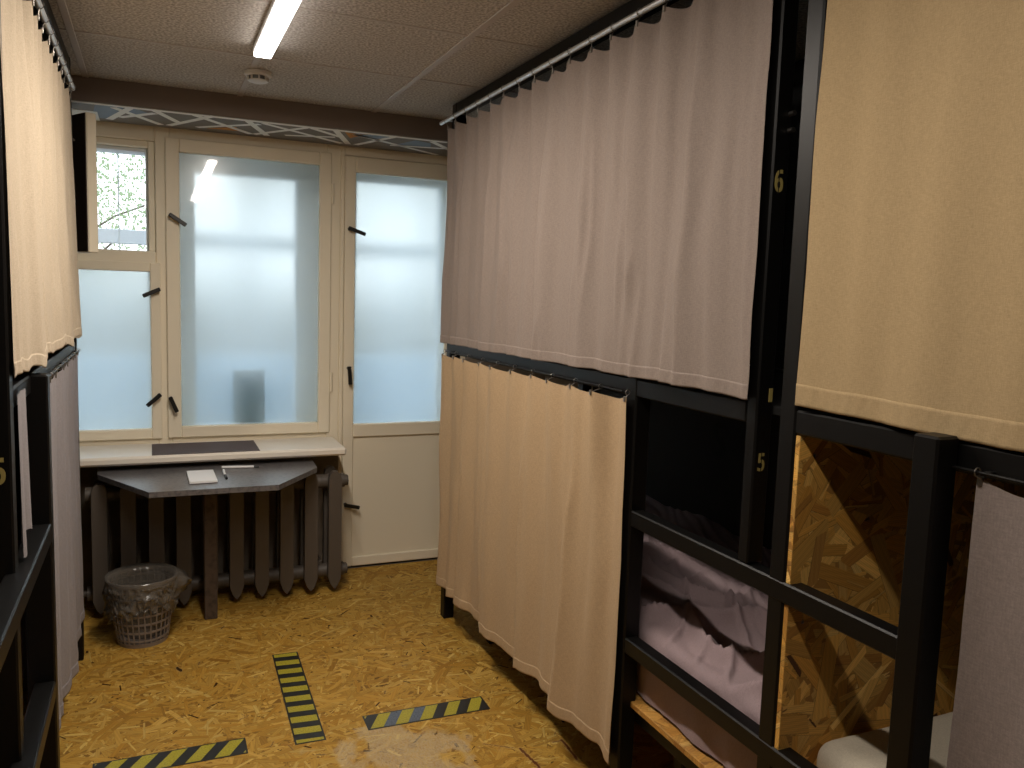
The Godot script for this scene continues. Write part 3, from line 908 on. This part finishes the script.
func build_left_bunks() -> void:
	var b := thing("bunk_bed", "black steel bunk across the aisle from the numbered one, cream curtain above", "bunk bed", Vector3.ZERO, "black steel bunks")
	post(b, "post", L - 0.055, L - 0.005, -3.60, -3.55, 0.0, CEIL - 0.004)
	var a := post(b, "post", L - 0.05, L, -1.95, -1.90, 0.0, CEIL - 0.004)
	number(a, "5", L - 0.024, 1.115, -1.8999, 0.055)
	post(b, "post", -0.99, -0.94, -3.60, -3.55, 0.0, CEIL - 0.004)
	post(b, "post", -0.99, -0.94, -1.95, -1.90, 0.0, CEIL - 0.004)
	part("side_rail", box(Vector3(L - 0.055, 1.225, -3.55), Vector3(L - 0.008, 1.272, -1.95), 0.004), M.black, b)
	part("top_rail", box(Vector3(L - 0.05, 2.275, -3.55), Vector3(L - 0.006, CEIL - 0.006, -1.95), 0.003), M.black, b)
	part("upper_base", box(Vector3(-0.94, 1.255, -3.55), Vector3(L - 0.055, 1.270, -1.95), 0.002), M.black_board, b)
	part("lower_base", box(Vector3(-0.94, 0.335, -3.55), Vector3(L - 0.06, 0.353, -1.95), 0.002), M.osb, b)
	part("base_foot", box(Vector3(-0.60, 0.0, -2.3), Vector3(-0.56, 0.333, -2.26), 0.003), M.black, b)
	part("base_foot", box(Vector3(-0.60, 0.0, -3.3), Vector3(-0.56, 0.333, -3.26), 0.003), M.black, b)
	part("back_board", box(Vector3(-1.0, 0.30, -3.55), Vector3(-0.992, 2.30, -1.95), 0.002), M.black_board, b)
	part("end_board", box(Vector3(-0.94, 0.0, -3.575), Vector3(L - 0.056, CEIL - 0.01, -3.56), 0.002), M.black_board, b)

	b = thing("bunk_bed", "black steel bunk opposite the white mattress, without a curtain in view", "bunk bed", Vector3.ZERO, "black steel bunks")
	post(b, "post", L - 0.05, L, -1.25, -1.20, 0.0, CEIL - 0.004)
	post(b, "post", L - 0.05, L, 0.30, 0.35, 0.0, CEIL - 0.004)
	post(b, "post", -0.99, -0.94, -1.25, -1.20, 0.0, CEIL - 0.004)
	post(b, "post", -0.99, -0.94, 0.30, 0.35, 0.0, CEIL - 0.004)
	part("side_rail", box(Vector3(L - 0.05, RAIL_B, -1.20), Vector3(L - 0.002, RAIL_T, 0.30), 0.004), M.black, b)
	part("top_rail", box(Vector3(L - 0.05, 2.275, -1.20), Vector3(L - 0.006, CEIL - 0.006, 0.30), 0.003), M.black, b)
	part("upper_base", box(Vector3(-0.94, 1.255, -1.20), Vector3(L - 0.055, 1.270, 0.30), 0.002), M.black_board, b)
	part("lower_base", box(Vector3(-0.94, 0.335, -1.20), Vector3(L - 0.06, 0.353, 0.30), 0.002), M.osb, b)
	part("back_board", box(Vector3(-1.0, 0.30, -1.20), Vector3(-0.992, 2.30, 0.30), 0.002), M.black_board, b)
	part("base_foot", box(Vector3(-0.60, 0.0, -0.9), Vector3(-0.56, 0.333, -0.86), 0.003), M.black, b)

	var l := thing("bunk_ladder", "black steel ladder in front of the silver grey and cream curtains", "ladder", Vector3.ZERO, "black bunk ladders")
	post(l, "upright", -0.30, -0.237, -2.33, -2.28, 0.0, 1.272)
	post(l, "upright", -0.30, -0.237, -1.35, -1.30, 0.0, 1.272)
	part("rung", box(Vector3(-0.285, 0.855, -2.28), Vector3(-0.237, 0.902, -1.35), 0.0035), M.black, l)
	part("rung", box(Vector3(-0.285, 0.448, -2.28), Vector3(-0.237, 0.495, -1.35), 0.0035), M.black, l)

	mattress("pale mattress on the lower bed behind the silver grey curtain", Vector3(-0.92, 0.355, -3.52), Vector3(-0.345, 0.53, -1.97), M.sheet)

	var tf := func(u: float, v: float) -> Vector3:
		return Vector3(-0.262 + 0.006 * sin(u * 9.0) * (0.3 + v), lerpf(1.262, 0.93 + 0.02 * sin(u * 5.0), v), lerpf(-2.10, -1.975, u))
	single("towel", grid(24, 20, tf), M.cloth_silver, "narrow grey cloth hanging behind the ladder upright under the cream curtain", "cloth")

# ------------------------------------------------------------------ curtains

# hangs along z from za to zb at x, waves towards the aisle; o: dictionary of the look
func curtain(label: String, m: Material, o: Dictionary) -> void:
	var t := thing("curtain", label, "curtain", Vector3.ZERO, o.get("group", "bunk curtains"))
	var side: float = o.side            # direction of the aisle: -1 for the right bunks, +1 for the left
	var n: int = o.hooks
	var za: float = o.za
	var zb: float = o.zb
	var seed_: float = o.seed
	var amp: float = o.amp
	var lift := func(u: float, v: float) -> float:
		var ph := u * n
		var fold := 0.5 + 0.5 * cos(TAU * ph)                     # at the hooks the cloth stands out
		var drift := noise.get_noise_2d(u * 2.2 + seed_ * 3.1, v * 0.35 + seed_) * 1.6
		var fine := noise.get_noise_2d(u * n * 0.62 + seed_ * 7.7, v * 0.55) * 1.5
		var top := (1.0 - smoothstep(0.0, 0.28, v))
		var crisp := 1.0 - absf(sin(PI * (ph * 0.5 + 0.35 * fine)))
		return amp * (-0.55 + fold * (0.45 + 0.35 * top) + 0.55 * fine + 0.5 * drift + o.get("crisp", 0.6) * crisp * crisp * smoothstep(0.05, 0.4, v)) * lerpf(0.35, 1.0, smoothstep(0.0, 0.07, minf(u, 1.0 - u))) + o.get("swing", 0.0) * v
	var f := func(u: float, v: float) -> Vector3:
		var droop: float = o.get("droop", 0.018) * pow(absf(sin(PI * u * n)), 1.3)
		var y0: float = o.top - droop
		var y1: float = lerpf(o.bot_a, o.bot_b, u) + o.get("hem_wave", 0.005) * noise.get_noise_2d(u * 6.0 + seed_, 3.0)
		var z := lerpf(za + o.get("spread_a", 0.0) * v, zb + o.get("spread_b", 0.0) * v, u) + 0.006 * noise.get_noise_2d(u * 9.0, v * 2.0 + seed_)
		return Vector3(o.x + side * lift.call(u, v), lerpf(y0, y1, v), z)
	part("cloth_panel", grid(n * 14, 44, f), m, t)
	var hem_at: float = 1.0 - o.get("hem", 0.04) / (o.top - o.bot_a)
	var fh := func(u: float, v: float) -> Vector3:
		var w := clampf((v - 0.15) / 0.7, 0.0, 1.0)
		var p: Vector3 = f.call(u, lerpf(hem_at, 1.0, w))
		p.x += side * 0.0010 * (1.0 if v > 0.0 and v < 1.0 else -1.2)
		p.x += side * 0.0012 * sin(u * n * 31.0) * sin(PI * w)
		return p
	part("hem", grid(n * 14, 8, fh), m, t)
	# hooks: a ring round the rail and a small clip
	for k in n + 1:
		var u := clampf(float(k) / n, 0.004, 0.996)
		var p: Vector3 = f.call(u, 0.0)
		var rail := Vector3(o.rail_x, o.rail_y, p.z)
		var st := start()
		var pts := PackedVector3Array()
		var r: float = o.get("ring", 0.011)
		for i in 13:
			var w := TAU * i / 12.0 - PI / 2
			pts.append(rail + Vector3(cos(w) * r, sin(w) * r, 0.0))
		tube(st, pts, 0.0013, 5)
		tube(st, PackedVector3Array([rail + Vector3(0, -r, 0), p.lerp(rail + Vector3(0, -r, 0), 0.5) + Vector3(0, 0, 0.001), p + Vector3(0, -0.006, 0)]), 0.0016, 5)
		bx(st, p + Vector3(-0.004, -0.012, -0.004), p + Vector3(0.004, 0.003, 0.004), 0.001)
		part("hook", st, M.steel, t)

func curtain_rail(label: String, x: float, y: float, za: float, zb: float, r: float, m: Material, reach: float) -> void:
	var t := thing("curtain_rail", label, "curtain rail")
	part("pipe", tube(start(), PackedVector3Array([Vector3(x, y, za), Vector3(x, y, zb)]), r, 12), m, t)
	for k in 3:
		var z := lerpf(za + 0.08, zb - 0.08, k / 2.0)
		part("bracket", bx(start(), Vector3(minf(x, x + reach), y - 0.004, z - 0.006), Vector3(maxf(x, x + reach), y + 0.004, z + 0.006), 0.001), m, t)

func build_curtains() -> void:
	curtain_rail("chrome rail under the ceiling holding the mauve grey curtain", R - 0.020, 2.257, -3.62, -1.47, 0.0085, M.chrome, 0.026)
	curtain("mauve grey linen curtain hung across the upper bed numbered 6", M.cloth_mauve, {"side": -1.0, "x": R - 0.014, "za": -3.555, "zb": -1.437, "top": 2.232, "bot_a": 1.280, "bot_b": 1.292, "hooks": 16, "seed": 1.0, "amp": 0.026, "rail_x": R - 0.020, "rail_y": 2.257, "hem": 0.035, "swing": 0.006})
	curtain_rail("black wire under the middle rail holding the tan curtain", R - 0.014, 1.245, -3.50, -1.975, 0.003, M.black, 0.014)
	curtain("tan curtain hung across the lower bed beside the balcony door", M.cloth_tan, {"side": -1.0, "x": R - 0.024, "za": -3.515, "zb": -1.940, "top": 1.232, "bot_a": 0.172, "bot_b": 0.160, "hooks": 10, "seed": 2.0, "amp": 0.030, "rail_x": R - 0.014, "rail_y": 1.245, "droop": 0.012, "ring": 0.007, "crisp": 0.8, "hem_wave": 0.012})
	curtain_rail("chrome rail under the ceiling holding the sand curtain", R - 0.020, 2.257, -1.30, 0.66, 0.0085, M.chrome, 0.026)
	curtain("sand coloured curtain hung above the white mattress", M.cloth_sand, {"side": -1.0, "x": R - 0.010, "za": -1.292, "zb": 0.64, "top": 2.232, "bot_a": 1.295, "bot_b": 1.262, "hooks": 13, "seed": 3.4, "amp": 0.012, "rail_x": R - 0.020, "rail_y": 2.257, "hem": 0.045, "crisp": 0.2, "spread_a": -0.012})
	curtain_rail("black wire under the middle rail holding the coarse grey curtain", R - 0.014, 1.245, -0.95, 0.66, 0.003, M.black, 0.014)
	curtain("coarse warm grey curtain drawn over the foot of the white mattress", M.cloth_grey, {"side": -1.0, "x": R - 0.004, "za": -0.888, "zb": 0.55, "top": 1.236, "bot_a": 0.17, "bot_b": 0.17, "hooks": 10, "seed": 4.2, "spread_a": -0.025, "amp": 0.012, "rail_x": R - 0.014, "rail_y": 1.245, "ring": 0.007, "crisp": 0.3})

	curtain_rail("chrome rail under the ceiling holding the cream curtain", L + 0.006, 2.205, -3.52, -1.93, 0.0085, M.chrome, -0.014)
	curtain("cream curtain hung across the upper bed opposite the mauve one", M.cloth_cream, {"side": 1.0, "x": L - 0.004, "za": -3.50, "zb": -1.915, "top": 2.178, "bot_a": 1.292, "bot_b": 1.300, "hooks": 13, "seed": 5.1, "amp": 0.018, "rail_x": L + 0.006, "rail_y": 2.205, "swing": 0.012, "spread_a": -0.12, "hem": 0.03, "hem_wave": 0.02})
	curtain_rail("black wire under the middle rail holding the silver grey curtain", L + 0.002, 1.240, -3.54, -2.345, 0.003, M.black, -0.008)
	curtain("silver grey curtain hung beside the radiator, under the cream one", M.cloth_silver, {"side": 1.0, "x": L - 0.002, "za": -3.56, "zb": -2.345, "top": 1.232, "bot_a": 0.17, "bot_b": 0.14, "hooks": 10, "seed": 6.3, "amp": 0.016, "rail_x": L + 0.002, "rail_y": 1.240, "ring": 0.007, "crisp": 0.7})

# ------------------------------------------------------------------ things by the window and on the floor

func build_radiator() -> void:
	var t := thing("radiator", "dark brown cast iron radiator of ten sections below the window", "radiator", Vector3(-0.228, 0, -4.05))
	var w := 0.031
	var prof := PackedVector2Array()
	# front outline of one section: pointed foot, straight sides, rounded head
	for p: Array in [[0.0, 0.025], [w * 0.55, 0.045], [w, 0.085], [w, 0.575], [w * 0.8, 0.602], [w * 0.35, 0.615], [-w * 0.35, 0.615], [-w * 0.8, 0.602], [-w, 0.575], [-w, 0.085], [-w * 0.55, 0.045]]:
		prof.append(Vector2(p[0], p[1]))
	var st := start()
	var turn := Transform3D(Basis(Vector3(1, 0, 0), Vector3(0, 0, 1), Vector3(0, 1, 0)), Vector3.ZERO)
	slab(st, prof, 0.040, 0.080, turn)
	slab(st, prof, -0.085, -0.045, turn)
	for y: float in [0.10, 0.555]:
		tube(st, PackedVector3Array([Vector3(-0.0575, y, 0), Vector3(0.0575, y, 0)]), 0.034, 14)
		bx(st, Vector3(-0.020, y - 0.028, -0.06), Vector3(0.020, y + 0.028, 0.06), 0.006)
	bx(st, Vector3(-0.012, 0.08, -0.05), Vector3(0.012, 0.58, 0.045), 0.004)
	var section := st.commit()
	for k in 10:
		part("section", section, M.radiator, t, Vector3(0.1155 * k, 0, 0))
	for y: float in [0.10, 0.555]:
		part("end_plug", tube(start(), PackedVector3Array([Vector3(1.097, y, 0), Vector3(1.115, y, 0)]), 0.028, 6), M.radiator, t)
	part("supply_pipe", tube(start(), PackedVector3Array([Vector3(-0.058, 0.10, 0), Vector3(-0.13, 0.10, 0), Vector3(-0.15, 0.10, -0.03), Vector3(-0.155, 0.10, -0.25)]), 0.014, 10), M.radiator, t)
	for x: float in [0.058, 0.98]:
		part("wall_bracket", box(Vector3(x - 0.01, 0.13, -0.268), Vector3(x + 0.01, 0.15, -0.0), 0.002), M.radiator, t)

func build_table() -> void:
	var t := thing("wall_table", "dark speckled half hexagon table top on a single board leg under the window sill", "table", Vector3.ZERO)
	var poly := PackedVector2Array([Vector2(-0.238, -4.10), Vector2(-0.231, -3.96), Vector2(-0.023, -3.560), Vector2(0.485, -3.558), Vector2(0.702, -3.868), Vector2(0.714, -4.10)])
	part("table_top", slab(start(), poly, 0.642, 0.665), M.laminate, t)
	part("leg", box(Vector3(0.198, 0.0, -3.85), Vector3(0.253, 0.642, -3.823), 0.003), M.leg_wood, t)
	var n := thing("notepad", "small white notepad on the dark table", "notepad", Vector3(0.187, 0.665, -3.773))
	n.rotation.y = 0.02
	part("cover_board", box(Vector3(-0.056, 0.0, -0.112), Vector3(0.056, 0.002, 0.112), 0.0005), M.ink, n)
	part("pages", box(Vector3(-0.056, 0.002, -0.112), Vector3(0.056, 0.012, 0.112), 0.001), M.paper, n)
	var p := thing("pen", "white pen lying along the sill side of the table", "pen", Vector3(0.363, 0.671, -3.94))
	part("barrel", tube(start(), PackedVector3Array([Vector3(-0.08, 0, -0.012), Vector3(0.06, 0, 0.010)]), 0.006, 10), M.paper, p)
	part("tip", tube(start(), PackedVector3Array([Vector3(0.06, 0, 0.010), Vector3(0.082, 0, 0.0135)]), 0.004, 8), M.ink, p)
	p = thing("pen", "white pen with a black grip pointing away from the sill", "pen", Vector3(0.284, 0.6705, -3.80))
	part("barrel", tube(start(), PackedVector3Array([Vector3(0.002, 0, -0.09), Vector3(0.0, 0, 0.02)]), 0.0055, 10), M.paper, p)
	part("grip", tube(start(), PackedVector3Array([Vector3(0.0, 0, 0.02), Vector3(0.002, 0, 0.085)]), 0.0055, 10), M.ink, p)
	single("sill_mat", box(Vector3(-0.012, 0.731, -4.275), Vector3(0.458, 0.734, -3.998), 0.001), M.mat_cloth, "grey brown cloth mat on the white window sill", "mat")

func build_bin() -> void:
	var at := Vector3(-0.055, 0, -3.695)
	var t := thing("waste_basket", "grey plastic lattice waste basket on the floor before the radiator", "waste basket", at)
	var r0 := 0.098
	var r1 := 0.132
	var high := 0.275
	var rad := func(y: float) -> float: return lerpf(r0, r1, y / high)
	part("base", lathe([Vector2(0.0, 0.004), Vector2(r0 - 0.006, 0.004), Vector2(r0, 0.0), Vector2(r0 + 0.003, 0.018), Vector2(r0 - 0.003, 0.018), Vector2(r0 - 0.006, 0.008), Vector2(0.0, 0.008)], 40), M.bin, t)
	var rows := [0.030, 0.066, 0.102, 0.138, 0.174, 0.210, 0.246]
	for y: float in rows:
		var r: float = rad.call(y)
		part("ring", lathe([Vector2(r - 0.0015, y - 0.004), Vector2(r + 0.002, y - 0.004), Vector2(r + 0.003, y + 0.004), Vector2(r - 0.0015, y + 0.004), Vector2(r - 0.0015, y - 0.004)], 40), M.bin, t)
	for k in 30:
		var w := TAU * k / 30
		var lean := 0.06
		var a := Vector3(cos(w), 0, sin(w)) * (r0 + 0.001) + Vector3(0, 0.014, 0)
		var b := Vector3(cos(w + lean), 0, sin(w + lean)) * (r1 + 0.001) + Vector3(0, high - 0.006, 0)
		part("rib", tube(start(), PackedVector3Array([a, b]), 0.0033, 6), M.bin, t)
	part("rim", lathe([Vector2(r1 - 0.004, high - 0.012), Vector2(r1 + 0.004, high - 0.012), Vector2(r1 + 0.008, high), Vector2(r1 + 0.004, high + 0.003), Vector2(r1 - 0.003, high + 0.002), Vector2(r1 - 0.004, high - 0.012)], 40), M.bin, t)
	var f := func(u: float, v: float) -> Vector3:
		var w := TAU * u
		var n1 := noise.get_noise_2d(cos(w) * 2.2 + 5.0, sin(w) * 2.2 + v * 2.0)
		var n2 := noise.get_noise_3d(cos(w) * 7.0, sin(w) * 7.0, v * 7.0 + 3.0)
		var r: float
		var y: float
		if v < 0.45:                       # inside, from the bottom up to the rim
			var s := v / 0.45
			y = lerpf(0.03, high + 0.012, s)
			r = lerpf(r0 * 0.75, r1 - 0.008, s) + 0.008 * n2 * s
		else:                              # folded over and hanging outside
			var s := (v - 0.45) / 0.55
			y = lerpf(high + 0.012, 0.125 - 0.04 * cos(w + 2.1) + 0.06 * n1, s)
			r = lerpf(r1 + 0.010, lerpf(r0, r1, y / high) + 0.020, s) + 0.026 * n2 * smoothstep(0.0, 0.5, s)
			r += 0.045 * smoothstep(0.8, 1.0, cos(w + 0.25)) * sin(PI * minf(s * 1.3, 1.0))
		return Vector3(cos(w) * r, maxf(y, 0.02), sin(w) * r)
	single("bin_liner", grid(96, 40, f, true), M.film, "thin clear plastic bag folded over the waste basket rim", "bag", at)

func tape(label: String, x0: float, z0: float, x1: float, z1: float, width: float, slant: float, step: float, scuff_until: float) -> void:
	var a := Vector2(x0, z0)
	var b := Vector2(x1, z1)
	var along := (b - a).normalized()
	var t := thing("floor_tape", label, "tape", Vector3(x0, 0.0, z0), "hazard tape strips on the floor")
	var len_ := (b - a).length()
	var across := along.orthogonal()
	var to := func(p: Vector2) -> Vector2: return along * p.x + across * p.y
	var rect := PackedVector2Array([Vector2(0, -width / 2), Vector2(len_, -width / 2), Vector2(len_, width / 2), Vector2(0, width / 2)])
	var base := PackedVector2Array()
	for p in rect:
		base.append(to.call(p))
	part("backing", slab(start(), base, 0.0002, 0.0012), M.tape_black, t)
	var inner := PackedVector2Array([Vector2(0.006, -width / 2 + 0.006), Vector2(len_ - 0.006, -width / 2 + 0.006), Vector2(len_ - 0.006, width / 2 - 0.006), Vector2(0.006, width / 2 - 0.006)])
	var s := -absf(slant)
	while s < len_ + absf(slant):
		var stripe := PackedVector2Array([Vector2(s - slant / 2, -width / 2), Vector2(s + step * 0.52 - slant / 2, -width / 2), Vector2(s + step * 0.52 + slant / 2, width / 2), Vector2(s + slant / 2, width / 2)])
		for cut in Geometry2D.intersect_polygons(inner, stripe):
			var out := PackedVector2Array()
			for p in cut:
				out.append(to.call(p))
			if out.size() >= 3:
				part("yellow_stripe", slab(start(), out, 0.0012, 0.0016), M.tape_yellow, t)
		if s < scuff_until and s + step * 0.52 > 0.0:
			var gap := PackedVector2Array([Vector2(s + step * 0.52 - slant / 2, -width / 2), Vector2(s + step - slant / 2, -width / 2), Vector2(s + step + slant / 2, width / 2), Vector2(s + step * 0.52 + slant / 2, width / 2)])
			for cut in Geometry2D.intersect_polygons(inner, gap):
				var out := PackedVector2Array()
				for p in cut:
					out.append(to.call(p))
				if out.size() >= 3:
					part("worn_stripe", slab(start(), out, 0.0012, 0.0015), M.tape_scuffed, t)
		s += step

func build_tape() -> void:
	tape("black and yellow floor tape running towards the window, straight stripes", 0.483, -3.356, 0.465, -2.636, 0.102, 0.006, 0.078, -9.0)
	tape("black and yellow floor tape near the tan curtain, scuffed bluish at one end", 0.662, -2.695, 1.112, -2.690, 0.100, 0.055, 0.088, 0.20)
	tape("black and yellow floor tape near the silver grey curtain, slanted stripes", -0.19, -2.692, 0.266, -2.690, 0.100, 0.06, 0.088, -9.0)

func _ready() -> void:
	setup_view()
	make_materials()
	build_room()
	build_window()
	build_outside()
	build_right_bunks()
	build_left_bunks()
	build_curtains()
	build_radiator()
	build_lamps()
	build_table()
	build_bin()
	build_tape()
